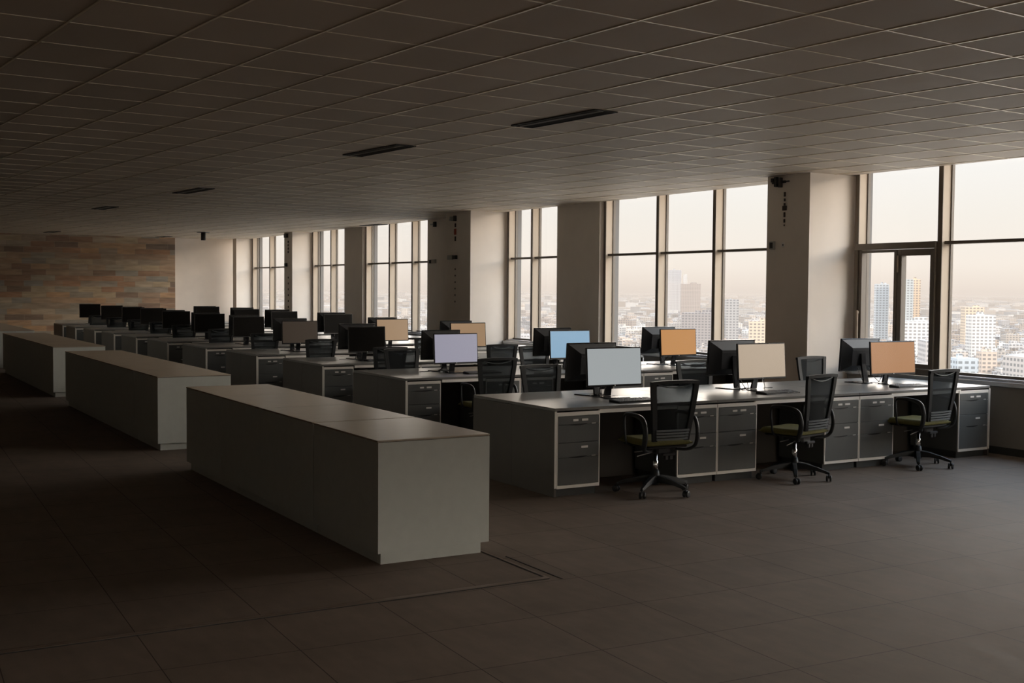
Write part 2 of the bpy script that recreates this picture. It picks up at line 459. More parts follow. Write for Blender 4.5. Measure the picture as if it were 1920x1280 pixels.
q = MB().box(10.83, 10.85, 10.24, 10.27, 1.05, 1.50, c=.006); q.box(10.845, 10.87, 10.245, 10.265, 1.46, 1.49)
put(q, 'stay_arm', 'mullion')
q = MB().box(10.845, 10.862, 9.645, 9.665, 1.95, 2.15, c=.004)
put(q, 'window_handle', 'mullion')

# floor service trench
t_ = MB().box(.2, 3.71, 5.893, 5.938, .0, .004); t_.box(3.71, 3.725, 5.9, 6.9, 0, .003)
tr_ = struct(t_.build('trim_12', 'trench'), 'metal edge strip let into the floor')
t_ = MB().box(.2, 3.71, 5.885, 5.894, 0, .0025); t_.box(3.700, 3.709, 5.9, 6.9, 0, .0025); t_.box(3.775, 3.783, 5.85, 6.52, 0, .0025)
struct(t_.build('trim_13', 'groove'), 'dark joint in the floor')

# ---------------------------------------------------------------- city outside
GZ = -80.0
struct(MB().add([(60, -30000, GZ), (40000, -30000, GZ), (40000, 40000, GZ), (60, 40000, GZ)], [(0, 1, 2, 3)]).build('ground', 'city_ground'), 'ground of the city far below')
rng = random.Random(7)
PAL = [(.74, .67, .60), (.68, .60, .52), (.80, .75, .70), (.58, .50, .43), (.50, .47, .44), (.70, .58, .48), (.84, .81, .77), (.42, .41, .41), (.62, .60, .59), (.55, .46, .39)]
class City:
    def __init__(s): s.v = []; s.f = []; s.uv = []; s.col = []
    def block(s, x, y, wx, wy, z0, z1, ang, col, roof=None):
        ca, sa = math.cos(ang), math.sin(ang); o = len(s.v)
        cs = [(-wx/2, -wy/2), (wx/2, -wy/2), (wx/2, wy/2), (-wx/2, wy/2)]
        P = [(x+a*ca-b*sa, y+a*sa+b*ca) for a, b in cs]
        s.v += [(p[0], p[1], z0) for p in P] + [(p[0], p[1], z1) for p in P]
        L_ = [wx, wy, wx, wy]
        for i in range(4):
            j = (i+1) % 4
            s.f.append((o+i, o+j, o+4+j, o+4+i)); s.uv += [(.9, .1), (L_[i]+.9, .1), (L_[i]+.9, z1-z0+.1), (.9, z1-z0+.1)]
            s.col += [col]*4
        s.f.append((o+4, o+5, o+6, o+7)); s.uv += [(0, 0)]*4
        rc = roof or tuple(c*.9 for c in col)
        s.col += [rc]*4
        return s
    def build(s, name, org=(0, 0, 0)):
        me = bpy.data.meshes.new(name)
        me.from_pydata([(a-org[0], b-org[1], c-org[2]) for a, b, c in s.v], [], s.f); me.update()
        u = me.uv_layers.new(name='UVMap'); u.data.foreach_set('uv', [c for p in s.uv for c in p])
        a = me.color_attributes.new('Col', 'FLOAT_COLOR', 'CORNER'); a.data.foreach_set('color', [c for p in s.col for c in (*p, 1)])
        me.materials.append(M['city'])
        o = bpy.data.objects.new(name, me); COL.objects.link(o); o.location = org
        return o
def rooftop(cty, x, y, wx, wy, z1, ang, col, r):
    ca, sa = math.cos(ang), math.sin(ang)
    for _ in range(r.randint(1, 3)):
        a, b = r.uniform(-.3, .3)*wx, r.uniform(-.3, .3)*wy
        cty.block(x+a*ca-b*sa, y+a*sa+b*ca, wx*r.uniform(.12, .35), wy*r.uniform(.12, .35), z1, z1+r.uniform(1.5, 4), ang, tuple(min(.9, c*1.08) for c in col))
# landmarks: (name, label, category, x, y, wx, wy, top z, angle, colour)
LM = [
 ('tower_block', 'slim grey slab tower standing left of the window post', 'building', 1262, 1150, 17, 30, 13, -.75, (.56, .60, .62)),
 ('tower_block', 'tall grey-green tower right of the casement post, above the grid office', 'building', 1246, 1094, 17, 26, 19, -.75, (.56, .60, .60)),
 ('tower_block', 'narrow tan block standing in for the sunlit side of the grey-green tower', 'building', 1288, 1117, 15, 18, 19.5, -.70, (.80, .60, .42)),  # tan box carries the tower's sunlit side in its colour
 ('high_rise', 'lone pale high-rise standing above the horizon', 'building', 2226, 2842, 46, 34, 64, -.66, (.60, .58, .58)),
 ('high_rise', 'stepped pale annex beside the lone high-rise', 'building', 2249, 2815, 12, 18, 50, -.66, (.80, .76, .72)),
 ('office_block', 'squat brown block right of the lone high-rise', 'building', 1885, 2338, 48, 36, 19, -.60, (.50, .42, .37)),
 ('grid_office', 'white office block with a grid of windows under the twin towers', 'building', 952, 822, 40, 16, -27, -.80, (.86, .82, .78)),
 ('terrace_office', 'long low office with wide terraces at bottom right of the window', 'building', 655, 470, 18, 50, -38, -.42, (.66, .60, .55)),
 ('office_block', 'pale blue-grey office block in front of the terraces', 'building', 648, 520, 14, 16, -41, -.50, (.60, .66, .70)),
 ('flat_block', 'wide pale block with dark window bands below the grid office', 'building', 700, 588, 16, 34, -33, -.70, (.60, .56, .54)),
 ('office_block', 'beige six-storey block below the horizon at far right', 'building', 1180, 935, 22, 18, -15, -.6, (.80, .64, .48)),
 ('office_block', 'white apartment block left of the beige one', 'building', 1030, 806, 24, 18, -21, -.55, (.88, .84, .79)),
 ('hall', 'long grey-roofed hall behind the orange monitor', 'building', 955, 1168, 38, 24, -26, -.9, (.42, .385, .37)),
 ('office_block', 'bluish office block beside the second window post', 'building', 985, 1140, 16, 16, -9, -.6, (.50, .49, .48)),
 ('office_block', 'peach block of flats in the pane left of the first pier', 'building', 870, 960, 24, 16, -30, -.7, (.82, .66, .50)),
]
placed = []
for nm, lab, cat, x, y, wx, wy, zt, ang, col in LM:
    c_ = City().block(x, y, wx, wy, GZ, zt, ang, col)
    rooftop(c_, x, y, wx, wy, zt, ang, col, rng)
    tag(c_.build(nm, (x, y, GZ)), lab, cat)
    placed.append((x, y, max(wx, wy)))
# ordinary blocks: the nearest ones are objects of their own, the rest one mass
cands = []
def zone(d0, d1, cell, hlo, hhi, fill):
    n0 = int(d1/cell)+2
    for i in range(0, n0):
        for j in range(0, n0):
            x = (i+rng.uniform(.38, .62))*cell; y = (j+rng.uniform(.38, .62))*cell
            d = math.hypot(x, y); az = math.degrees(math.atan2(x, y))
            if not (d0 <= d < d1 and 8 < az < 66): continue
            if rng.random() > fill: continue
            if any(abs(x-a)+abs(y-b) < cell*.6+w_*.8 for a, b, w_ in placed): continue
            if min(abs((az-a_)) for a_ in (1e9,)) < 0: continue
            ang = -.68+.25*math.sin(x/310+1)*math.cos(y/270)+rng.uniform(-.05, .05)
            h = rng.uniform(hlo, hhi)*(1 if rng.random() < .88 else rng.uniform(1.15, 1.6))
            wx, wy = cell*rng.uniform(.4, .72), cell*rng.uniform(.4, .72)
            k_ = rng.uniform(.55, 1.15); col = tuple(min(.9, c*k_) for c in rng.choice(PAL))
            cands.append((d, x, y, wx, wy, h, ang, col))
zone(520, 1500, 27, 8, 24, .93)
zone(1500, 3400, 38, 8, 24, .88)
zone(3400, 9000, 75, 9, 28, .8)
zone(9000, 17000, 160, 10, 36, .7)
def vis(cd):
    az = math.degrees(math.atan2(cd[1], cd[2])); d = cd[0]
    if (80-cd[5])/d > .088: return False
    return 30.5 < az < 53.5 and not (43.0 < az < 47.0) and not (33.0 < az < 34.6)
near = sorted([c for c in cands if vis(c)], key=lambda c: c[0])[:285]
nid = set(id(c) for c in near)
for k, cd in enumerate(near):
    d, x, y, wx, wy, h, ang, col = cd
    c_ = City().block(x, y, wx, wy, GZ, GZ+h, ang, col)
    rooftop(c_, x, y, wx, wy, GZ+h, ang, col, rng)
    tag(c_.build('building', (x, y, GZ)), 'ordinary low building among the crowded rooftops of the hazy city outside', 'building', 'low buildings of the city outside')
mass = City()
for cd in cands:
    if id(cd) in nid: continue
    d, x, y, wx, wy, h, ang, col = cd
    mass.block(x, y, wx, wy, GZ, GZ+h, ang, col)
    if d < 2500: rooftop(mass, x, y, wx, wy, GZ+h, ang, col, rng)
o = mass.build('city_rooftops'); tag(o, 'dense mass of pale rooftops stretching to the hazy horizon', 'city'); o['kind'] = 'stuff'

# haze over the city: a real, thin absorbing and glowing layer of air
m = bpy.data.materials.new('haze_air'); m.use_nodes = True
n = m.node_tree.nodes; n.remove(n['Principled BSDF'])
ab = N(m, 'ShaderNodeVolumeAbsorption'); em = N(m, 'ShaderNodeEmission'); ad = N(m, 'ShaderNodeAddShader')
HD = .00016
ab.inputs['Color'].default_value = (0, 0, 0, 1); ab.inputs['Density'].default_value = HD
em.inputs['Color'].default_value = (.60, .53, .475, 1); em.inputs['Strength'].default_value = HD
l = m.node_tree.links
l.new(ab.outputs[0], ad.inputs[0]); l.new(em.outputs[0], ad.inputs[1]); l.new(ad.outputs[0], n['Material Output'].inputs['Volume'])
M['haze'] = m
o = Bx(150, 39000, -29000, 39000, GZ-5, 20).build('haze', 'haze')
tag(o, 'pale morning haze lying over the city', 'haze'); o['kind'] = 'stuff'

# ---------------------------------------------------------------- storage cabinets
ORD = ['first', 'second', 'third', 'fourth', 'fifth', 'sixth', 'seventh', 'eighth', 'ninth', 'tenth', 'eleventh']
HC = .78
def cabinet(x0, x1, y0, y1, label, group, first, last):
    t = tag(empty('storage_cabinet', ((x0+x1)/2, (y0+y1)/2, 0)), label, 'cabinet', group)
    a, b, c, d = -(x1-x0)/2, (x1-x0)/2, -(y1-y0)/2, (y1-y0)/2
    g = .0008
    Bx(a+.002, b-.002, c+g, d-g, .075, HC-.0135, c=.0005).build('body', 'cabinet', t)
    Bx(a-.002, b+.002, c+.004, d-.004, HC-.0115, HC, c=.002).build('top_panel', 'cabinet_top', t)
    Bx(a+.01, b-.01, c+g+.004, d-g-.004, HC-.0136, HC-.0114).build('shadow_gap', 'groove', t)
    q = Bx(a+.035, b-.045, c+(.035 if first else .0), d-(.035 if last else .0), .0, .075)
    q.build('plinth', 'cabinet', t)
    return t
rows_c = [(2.945, 3.735, 6.664, 11.104, 4), (3.01, 3.79, 12.475, 17.891, 5), (3.06, 3.84, 19.245, 25.115, 5), (3.08, 3.86, 26.55, 31.6, 5)]
PLACE = ['nearest', 'second', 'third', 'farthest']
for r_, (x0, x1, y0, y1, n_) in enumerate(rows_c):
    s = (y1-y0)/n_
    for k in range(n_):
        gap = .012 if k == 1 else 0
        cabinet(x0, x1, y0+k*s+gap, y0+(k+1)*s, 'low grey storage cabinet, %s unit from the near end of the %s cabinet run' % (ORD[k], PLACE[r_]),
                'cabinets of the %s run' % PLACE[r_], k == 0, k == n_-1)

# ---------------------------------------------------------------- desks and drawer pedestals
HD_ = .74
YN = [8.192, 11.642, 14.252, 16.734, 19.08, 21.352, 23.659, 25.672, 27.756, 29.729, 31.721]
XR = [5.203, 5.468, 5.52, 5.461, 5.379, 5.326, 5.296, 5.291, 5.3, 5.236, 5.279]
DEP = [1.41, 1.47, 1.5, 1.5, 1.43, 1.5, 1.3, 1.25, 1.3, 1.2, 1.3]
UNIT = [[5.203, 6.935, 8.721, 10.65]] + [[x, 6.92, 8.68, 10.62] for x in XR[1:]]
UNIT[4][3] = 10.12; UNIT[8][3] = 10.33
PEDW = .448
ROWN = ['nearest', 'second', 'third', 'fourth', 'fifth', 'sixth', 'seventh', 'eighth', 'ninth', 'tenth', 'farthest']
UN = ['aisle-end', 'middle', 'window-end']
def desk(x0, x1, y0, y1, label, group, side, end_left, end_right):
    """side=+1 : user sits on the -Y side"""
    t = tag(empty('office_desk', ((x0+x1)/2, (y0+y1)/2, 0)), label, 'desk', group)
    a, b, c, d = x0-t.location.x, x1-t.location.x, y0-t.location.y, y1-t.location.y
    Bx(a+.0015, b-.0015, c+.0015, d-.0015, HD_-.025, HD_, c=.0025).build('worktop', 'laminate', t)
    fy, by = (c, d) if side > 0 else (d, c)
    s = 1 if side > 0 else -1
    y_, y2 = sorted((fy+s*.006, fy+s*.026))
    Bx(a+PEDW+.003, b-PEDW-.003, y_, y2, HD_-.058, HD_-.026).build('apron', 'alu', t)
    y_, y2 = sorted((by-s*.004, by-s*.022))
    Bx(a+.03, b-.03, y_, y2, .004, HD_-.026).build('modesty_panel', 'desk_panel', t)
    if end_left:
        p = Bx(a, a+.02, c+.002, d-.0005, .002, HD_-.026).build('side_panel', 'desk_panel', t)
        if side > 0: Bx(a, a+.02, c-.003, c+.002, .075, HD_-.026).build('edge_strip', 'alu', p)
    if end_right:
        p = Bx(b-.02, b, c+.002, d-.0005, .002, HD_-.026).build('side_panel', 'desk_panel', t)
        if side > 0: Bx(b-.02, b, c-.003, c+.002, .075, HD_-.026).build('edge_strip', 'alu', p)
    return t
PC = {}
def pedestal(x0, x1, y, label, group):
    w_ = round(x1-x0, 3)
    if w_ in PC:
        t = copy_tree(PC[w_])
    else:
        t = empty('drawer_pedestal')
        D = .62; e = .013
        Bx(.002, w_-.002, .012, D, .07, .70).build('body', 'drawer', t)
        Bx(.012, w_-.02, .035, D-.03, 0, .07).build('plinth', 'plinth', t)
        Bx(.002, w_-.002, -.004, .012, .672, .703, c=.001).build('top_rail', 'alu', t)
        Bx(.002, w_-.002, -.004, .012, .068, .094, c=.001).build('bottom_rail', 'alu', t)
        for xa in (.001, w_-.010): Bx(xa, xa+.009, -.004, .012, .094, .672).build('side_rail', 'alu', t)
        for (z0, z1, zh, labs) in ((.452, .668, .598, ((.165, .218), (.255, .320))), (.098, .447, .326, ((.250, .320),))):
            d_ = MB().box(.012, w_-.012, -.006, .012, z0, zh-.0025, c=.001); d_.box(.012, w_-.012, -.006, .012, zh+.0025, z1, c=.001)
            d_.box(.02, w_-.02, .002, .012, zh-.003, zh+.003)
            d = d_.build('drawer', 'drawer', t)
            n_ = 12
            vs = []
            for i in range(n_+1):
                u = i/n_; x = .115+.185*u; hh = .010*math.sin(math.pi*u)**.7
                vs += [(x, -.008, zh-hh+.004*u), (x, -.008, zh+.0025+.004*u), (x, .0, zh-hh+.004*u), (x, .0, zh+.0025+.004*u)]
            fs = []
            for i in range(n_):
                q = i*4
                fs += [(q, q+4, q+5, q+1), (q+2, q+3, q+7, q+6), (q+1, q+5, q+7, q+3), (q, q+2, q+6, q+4)]
            MB().add(vs, fs).build('handle', 'groove', d)
            Bx(w_-.085, w_-.045, -.009, -.005, zh+.001, zh+.007, c=.001).build('latch', 'label_white', d)
            for la, lb in labs:
                zz = z1-.042 if z0 > .4 else z1-.048
                Bx(la*w_/.448, lb*w_/.448, -.009, -.0055, zz, zz+.018, c=.001).build('label_holder', 'label_white', d)
        PC[w_] = t
    t.location = (x0, y, 0)
    tag(t, label, 'drawer unit', group)
    return t
PEDS = {0: [(5.226, 5.656), (6.483, 6.933), (6.937, 7.403), (8.262, 8.718), (8.724, 9.198), (10.165, 10.628)],
        1: [(0, .43), None, None, (8.23, 8.68), (8.68, 9.12), None]}
PPOS = ['left end', 'right side of the aisle-end desk', 'left side of the middle desk', 'right side of the middle desk', 'left side of the window-end desk', 'window end']
for r_ in range(11):
    yn, dp, u_ = YN[r_], DEP[r_], UNIT[r_]
    ym = yn+dp/2
    for k in range(3):
        if r_ > 4 and k == 2: pass
        desk(u_[k], u_[k+1], yn, ym, 'grey-topped office desk, %s unit on the camera side of the %s desk row' % (UN[k], ROWN[r_]),
             'desks of the %s row' % ROWN[r_], 1, k == 0, k == 2)
        desk(u_[k], u_[k+1], ym, yn+dp, 'grey-topped office desk, %s unit on the far side of the %s desk row' % (UN[k], ROWN[r_]),
             'desks of the %s row' % ROWN[r_], -1, k == 0, k == 2)
    if r_ == 0: ps = PEDS[0]
    else:
        ps = [(u_[0]+.022, u_[0]+.432), (u_[1]-.45, u_[1]-.002), (u_[1]+.002, u_[1]+.45), (u_[2]-.45, u_[2]-.002), (u_[2]+.002, u_[2]+.45), None]
        if r_ > 2: ps = ps[:2]
        elif r_ > 1: ps = ps[:4]
    for k, p in enumerate(ps):
        if not p: continue
        pedestal(p[0], p[1], yn+.004, 'charcoal two-drawer unit at the %s, %s desk row' % (PPOS[k], ROWN[r_]), 'drawer units of the %s row' % ROWN[r_])

# ---------------------------------------------------------------- monitors
def monitor(w_, zt, screen, back=False, arm=False):
    """screen faces -Y; origin on the desk under the stand"""
    t = empty('computer_monitor')
    h = .355; z1 = zt-HD_; z0 = z1-h
    hw = w_/2
    tilt = Matrix.Translation((0, -.03, z0+h/2)) @ Matrix.Rotation(R(-4), 4, 'X')
    hh = h/2
    q = MB().box(-hw, hw, -.009, .012, -hh, hh, tilt, c=.004)
    q.build('bezel', 'black_gloss', t)
    Bx(-hw+.011, hw-.011, -.0115, -.0085, -hh+.018, hh-.011, tilt).build('screen', screen, t)
    q = MB()   # tapering rear housing
    a, b = hw-.012, hw*.52
    vs = [(-a, .012, -hh+.01), (a, .012, -hh+.01), (a, .012, hh-.01), (-a, .012, hh-.01), (-b, .052, -hh*.62), (b, .052, -hh*.62), (b, .052, hh*.45), (-b, .052, hh*.45)]
    q.add(vs, [(4, 5, 6, 7), (0, 1, 5, 4), (1, 2, 6, 5), (2, 3, 7, 6), (3, 0, 4, 7)], tilt)
    q.box(-b, b, .050, .056, hh*.45-.03, hh*.45-.024, tilt)
    q.build('rear_housing', 'black', t)
    lg = MB().lathe([(.006, -.0012), (.006, .0012)], 14, tilt @ Matrix.Translation((0, -.0100, -hh+.009)) @ Matrix.Rotation(R(90), 4, 'X'))
    lg.build('logo', 'steel', t)
    # stand: leaning neck + thin V base
    nk = MB()
    vs = []
    for (y, z, hx, th) in ((.075, .012, .034, .012), (.055, .10, .030, .012), (.032, .20, .028, .012), (.022, z0+h*.55, .030, .012)):
        vs += [(-hx, y-th, z), (hx, y-th, z), (hx, y+th, z), (-hx, y+th, z)]
    fs = [(3, 2, 1, 0), (12, 13, 14, 15)]
    for i in range(3):
        for k in range(4):
            k2 = (k+1) % 4; fs.append((i*4+k, i*4+k2, i*4+4+k2, i*4+4+k))
    nk.add(vs, fs); nk.build('neck', 'black_gloss', t)
    pl = MB(); out = []
    n_ = 20
    prof = [(-.125, -.115), (-.06, -.125), (.06, -.125), (.125, -.115), (.13, -.10), (.085, .09), (.07, .105), (-.07, .105), (-.085, .09), (-.13, -.10)]
    k = len(prof)
    pl.add([(x, y, 0.0005) for x, y in prof]+[(x, y, .007) for x, y in prof]+[(x*.95, y*.95, .010) for x, y in prof],
           [tuple(range(k-1, -1, -1)), tuple(range(2*k, 3*k))]+[(i, (i+1) % k, k+(i+1) % k, k+i) for i in range(k)]+[(k+i, k+(i+1) % k, 2*k+(i+1) % k, 2*k+i) for i in range(k)])
    pl.build('stand_base', 'black_gloss', t)
    return t
def cables(t, seed):
    r = random.Random(seed)
    for k in range(2):
        x = r.uniform(-.12, .1); pts = []
        x2 = x+r.uniform(-.35, .3); y2 = r.uniform(.14, .24)
        for i in range(17):
            u = i/16
            px = x+(x2-x)*u+.05*math.sin(u*9+k*2+seed)*u
            py = .04+(y2-.04)*min(1, u*1.7)+.02*math.sin(u*11+seed)
            pz = max(.0065, .17*(1-u*2.6)**2 if u < .385 else .0065+.012*abs(math.sin(u*7+seed))*(1-u))
            pts.append((px, py, pz))
        MB().tube(pts, .0035, 6).build('cable', 'cable', t)
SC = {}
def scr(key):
    if key not in SC: SC[key] = screen_mat('screen_'+key, srgb(*REFLECT_COLS[key]))
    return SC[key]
REFLECT_COLS = {'silver': (160, 165, 166), 'beige': (176, 158, 137), 'orange': (168, 118, 76), 'lavender': (150, 148, 163), 'blue': (126, 164, 192), 'amber': (192, 138, 84),
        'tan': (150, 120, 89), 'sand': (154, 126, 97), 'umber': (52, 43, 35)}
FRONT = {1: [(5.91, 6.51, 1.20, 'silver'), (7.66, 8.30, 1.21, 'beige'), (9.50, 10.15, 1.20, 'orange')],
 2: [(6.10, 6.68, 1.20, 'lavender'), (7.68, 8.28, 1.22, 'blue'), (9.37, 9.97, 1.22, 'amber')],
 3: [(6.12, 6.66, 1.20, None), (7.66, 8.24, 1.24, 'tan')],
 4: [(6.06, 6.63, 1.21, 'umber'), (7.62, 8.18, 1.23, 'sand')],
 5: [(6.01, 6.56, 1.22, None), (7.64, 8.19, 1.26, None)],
 6: [(5.98, 6.55, 1.22, None), (7.45, 7.99, 1.26, None)],
 7: [(5.96, 6.52, 1.22, None), (7.44, 7.98, 1.26, None)],
 8: [(5.98, 6.54, 1.24, None), (7.19, 7.72, 1.28, None)],
 9: [(6.04, 6.55, 1.23, None)], 10: [(5.95, 6.47, 1.24, None)], 11: [(5.80, 6.33, 1.25, None)]}
BACK = {1: [(5.90, 6.47, 1.23), (7.58, 8.18, 1.23), (9.40, 9.97, 1.22)], 2: [(6.10, 6.62, 1.23), (7.66, 8.20, 1.24), (9.32, 9.88, 1.24)],
 3: [(6.11, 6.66, 1.23), (7.67, 8.18, 1.26)], 4: [(6.03, 6.58, 1.24), (7.62, 8.12, 1.25)], 5: [(6.04, 6.57, 1.24), (7.65, 8.18, 1.28)],
 6: [(6.01, 6.55, 1.24), (7.44, 7.94, 1.29)], 7: [(6.03, 6.48, 1.24), (7.44, 7.95, 1.29)], 8: [(6.04, 6.53, 1.25), (7.20, 7.70, 1.29)],
 9: [(6.09, 6.55, 1.24)], 10: [(6.01, 6.51, 1.24)]}
CN = {'silver': 'pale grey', 'beige': 'beige', 'orange': 'orange-brown', 'lavender': 'lavender', 'blue': 'blue', 'amber': 'amber', 'tan': 'tan', 'sand': 'sand-coloured', 'umber': 'dark brown'}
sd = 0
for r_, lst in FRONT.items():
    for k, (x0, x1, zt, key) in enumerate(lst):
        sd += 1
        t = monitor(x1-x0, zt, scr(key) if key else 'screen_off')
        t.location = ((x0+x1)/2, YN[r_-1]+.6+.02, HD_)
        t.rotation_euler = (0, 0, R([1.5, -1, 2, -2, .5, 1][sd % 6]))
        if key: lab = 'monitor with a painted %s screen reflection on the %s desk of the %s row' % (CN[key], UN[k], ROWN[r_-1])
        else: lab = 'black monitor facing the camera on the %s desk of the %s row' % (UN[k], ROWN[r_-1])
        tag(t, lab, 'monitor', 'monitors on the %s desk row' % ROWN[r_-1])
        if r_ <= 4: cables(t, sd)
for r_, lst in BACK.items():
    for k, (x0, x1, zt) in enumerate(lst):
        sd += 1
        t = monitor(x1-x0, zt, 'screen_off')
        off = min(.9, DEP[r_-1]-.45)
        t.location = ((x0+x1)/2, YN[r_-1]+off, HD_)
        t.rotation_euler = (0, 0, math.pi+R([2, -2, 3, 0, -1][sd % 5]))
        tag(t, 'black monitor seen from behind on the far-side %s desk of the %s row' % (UN[k], ROWN[r_-1]), 'monitor', 'monitors on the %s desk row' % ROWN[r_-1])
        if r_ <= 3: cables(t, sd+50)

# ---------------------------------------------------------------- keyboards
def keyboard():
    t = empty('keyboard')
    vs = [(-.22, -.07, .0), (.22, -.07, 0), (.22, .075, 0), (-.22, .075, 0), (-.22, -.07, .012), (.22, -.07, .012), (.22, .075, .024), (-.22, .075, .024)]
    MB().add(vs, [(0, 3, 2, 1), (4, 5, 6, 7), (0, 1, 5, 4), (1, 2, 6, 5), (2, 3, 7, 6), (3, 0, 4, 7)]).build('case', 'black_gloss', t)
    q = MB()
    for rr in range(6):
        y = -.058+rr*.0225
        for cc in range(21):
            if cc in (15, 17) and rr > 2: continue
            x = -.208+cc*.0198
            z = .012+(y+.07)/.145*.012
            q.box(x, x+.0165, y, y+.018, z-.001, z+.005, c=.0015)
    q.build('keys', 'key', t)
    return t
KB = [(6.16, 8.40, .06, 'keyboard below the pale grey monitor on the nearest desk row'), (7.92, 8.47, .03, 'keyboard below the beige monitor on the nearest desk row'),
      (9.72, 8.45, -.05, 'keyboard below the orange-brown monitor on the nearest desk row'), (6.62, 12.0, .05, 'keyboard right of the lavender monitor, second desk row'),
      (8.05, 11.95, 0, 'keyboard below the blue monitor, second desk row'), (6.5, 14.62, .04, 'keyboard right of the black monitor, third desk row'), (9.95, 11.98, .02, 'keyboard beside the amber monitor, second desk row')]
kb0 = keyboard()
for i, (x, y, rz, lab) in enumerate(KB):
    t = kb0 if i == 0 else copy_tree(kb0)
    t.location = (x, y, HD_+.0005); t.rotation_euler = (0, 0, rz); tag(t, lab, 'keyboard', 'keyboards on the desks')
# ---------------------------------------------------------------- office chairs
def catmull(P, n=6):
    P = [Vector(p) for p in P]; out = []
    for i in range(len(P)-1):
        p0, p1, p2, p3 = P[max(i-1, 0)], P[i], P[i+1], P[min(i+2, len(P)-1)]
        for k in range(n):
            t = k/n
            out.append(.5*((2*p1)+(p2-p0)*t+(2*p0-5*p1+4*p2-p3)*t*t+(3*p1-p0-3*p2+p3)*t**3))
    return out+[P[-1]]
def back_y(z):   # S-shaped recline of the back, y behind the seat
    u = (z-.47)/.50
    return -.215-.022*math.sin(u*math.pi*.9)-.050*u*u
def back_hw(z):
    u = (z-.47)/.50
    return .160+.043*min(1, u*1.15)+.010*u
def chair():
    """faces +Y, origin on the floor under the gas lift"""
    t = empty('office_chair')
    # seat cushion: rounded slab
    q = MB(); vs = []; fs = []; nu, nv = 14, 14
    def S(u, v, top):
        x = math.copysign(abs(u)**.8, u)*.235*(1-.06*max(0, v)); y = .02+v*.225
        e = max(abs(u), abs(v)); edge = max(0, (e-.8)/.2)
        if top: z = .475-.03*edge**2-.012*math.cos(u*1.5)*math.cos(v*1.5)+.008-.025*max(0, v-.6)**1.5
        else: z = .425+.012*edge**2
        return (x, y, z)
    for top in (1, 0):
        for i in range(nu+1):
            for j in range(nv+1): vs.append(S(-1+2*i/nu, -1+2*j/nv, top))
    K = (nu+1)*(nv+1)
    for i in range(nu):
        for j in range(nv):
            a = i*(nv+1)+j
            fs.append((a, a+nv+1, a+nv+2, a+1)); fs.append((K+a, K+a+1, K+a+nv+2, K+a+nv+1))
    for i in range(nu):
        a, b = i*(nv+1), (i+1)*(nv+1); fs.append((a, K+a, K+b, b)); a, b = a+nv, b+nv; fs.append((a, b, K+b, K+a))
    for j in range(nv):
        a, b = j, j+1; fs.append((a, b, K+b, K+a)); a, b = nu*(nv+1)+j, nu*(nv+1)+j+1; fs.append((a, K+a, K+b, b))
    q.add(vs, fs, None, True); q.build('seat', 'seat', t)
    Bx(-.20, .20, -.19, .2, .405, .427, c=.01).build('seat_pan', 'black', t)
    # back frame: flattened side rails + top bar with a grip slot
    q = MB()
    zs = [.47+.5*i/12 for i in range(13)]
    for s in (-1, 1):
        vs = []; fs = []
        for z in zs:
            x = s*back_hw(z); y = back_y(z); wd = .021+.006*(z-.47)
            vs += [(x-wd, y-.014, z), (x+wd, y-.014, z), (x+wd, y+.012, z), (x-wd, y+.012, z)]
        for i in range(12):
            for k in range(4):
                k2 = (k+1) % 4; fs.append((i*4+k, i*4+k2, i*4+4+k2, i*4+4+k))
        fs += [(3, 2, 1, 0), (48, 49, 50, 51)]
        q.add(vs, fs)
    n_ = 14; vs = []; fs = []
    for i in range(n_+1):
        u = -1+2*i/n_; x = u*(back_hw(.97)+.026); y = back_y(.97)-.016*(1-u*u)
        zz = .975+.006*(1-u*u)-.004*u**6
        vs += [(x, y-.018, zz-.028), (x, y+.014, zz-.028), (x, y+.012, zz), (x, y-.020, zz)]
    for i in range(n_):
        for k in range(4):
            k2 = (k+1) % 4; fs.append((i*4+k, i*4+k2, i*4+4+k2, i*4+4+k))
    fs += [(3, 2, 1, 0), (n_*4, n_*4+1, n_*4+2, n_*4+3)]
    q.add(vs, fs)
    q.build('back_frame', 'chair_frame', t)
    q = MB(); pts = []
    for i in range(13):
        u = -1+2*i/12; pts.append((u*.165, back_y(.94)-.010, .945-.028*(1-u*u)))
    q.tube(pts, .005, 6); q.build('grip', 'chair_rib', t)
    # mesh panel
    q = MB(); vs = []; fs = []; nx, nz = 8, 14
    for s in (0, .003):
        for j in range(nz+1):
            z = .49+.465*j/nz
            for i in range(nx+1):
                u = -1+2*i/nx; vs.append((u*back_hw(z), back_y(z)+.004+s-.012*(1-u*u), z))
    K = (nx+1)*(nz+1)
    for j in range(nz):
        for i in range(nx):
            a = j*(nx+1)+i; fs.append((a, a+1, a+nx+2, a+nx+1)); fs.append((K+a, K+a+nx+1, K+a+nx+2, K+a+1))
    q.add(vs, fs, None, True); q.build('back_mesh', 'mesh_weave', t)
    # lumbar slats
    q = MB()
    for k, z in enumerate((.488, .512, .536, .560)):
        vs = []; fs = []
        for i in range(11):
            u = -1+2*i/10; x = u*(back_hw(z)-.005); y = back_y(z)-.022-.012*(1-u*u)
            vs += [(x, y-.004, z-.008), (x, y+.004, z-.008), (x, y+.004, z+.008), (x, y-.004, z+.008)]
        for i in range(10):
            for c_ in range(4):
                c2 = (c_+1) % 4; fs.append((i*4+c_, i*4+c2, i*4+4+c2, i*4+4+c_))
        fs += [(3, 2, 1, 0), (40, 41, 42, 43)]
        q.add(vs, fs)
    q.build('lumbar_support', 'chair_rib', t)
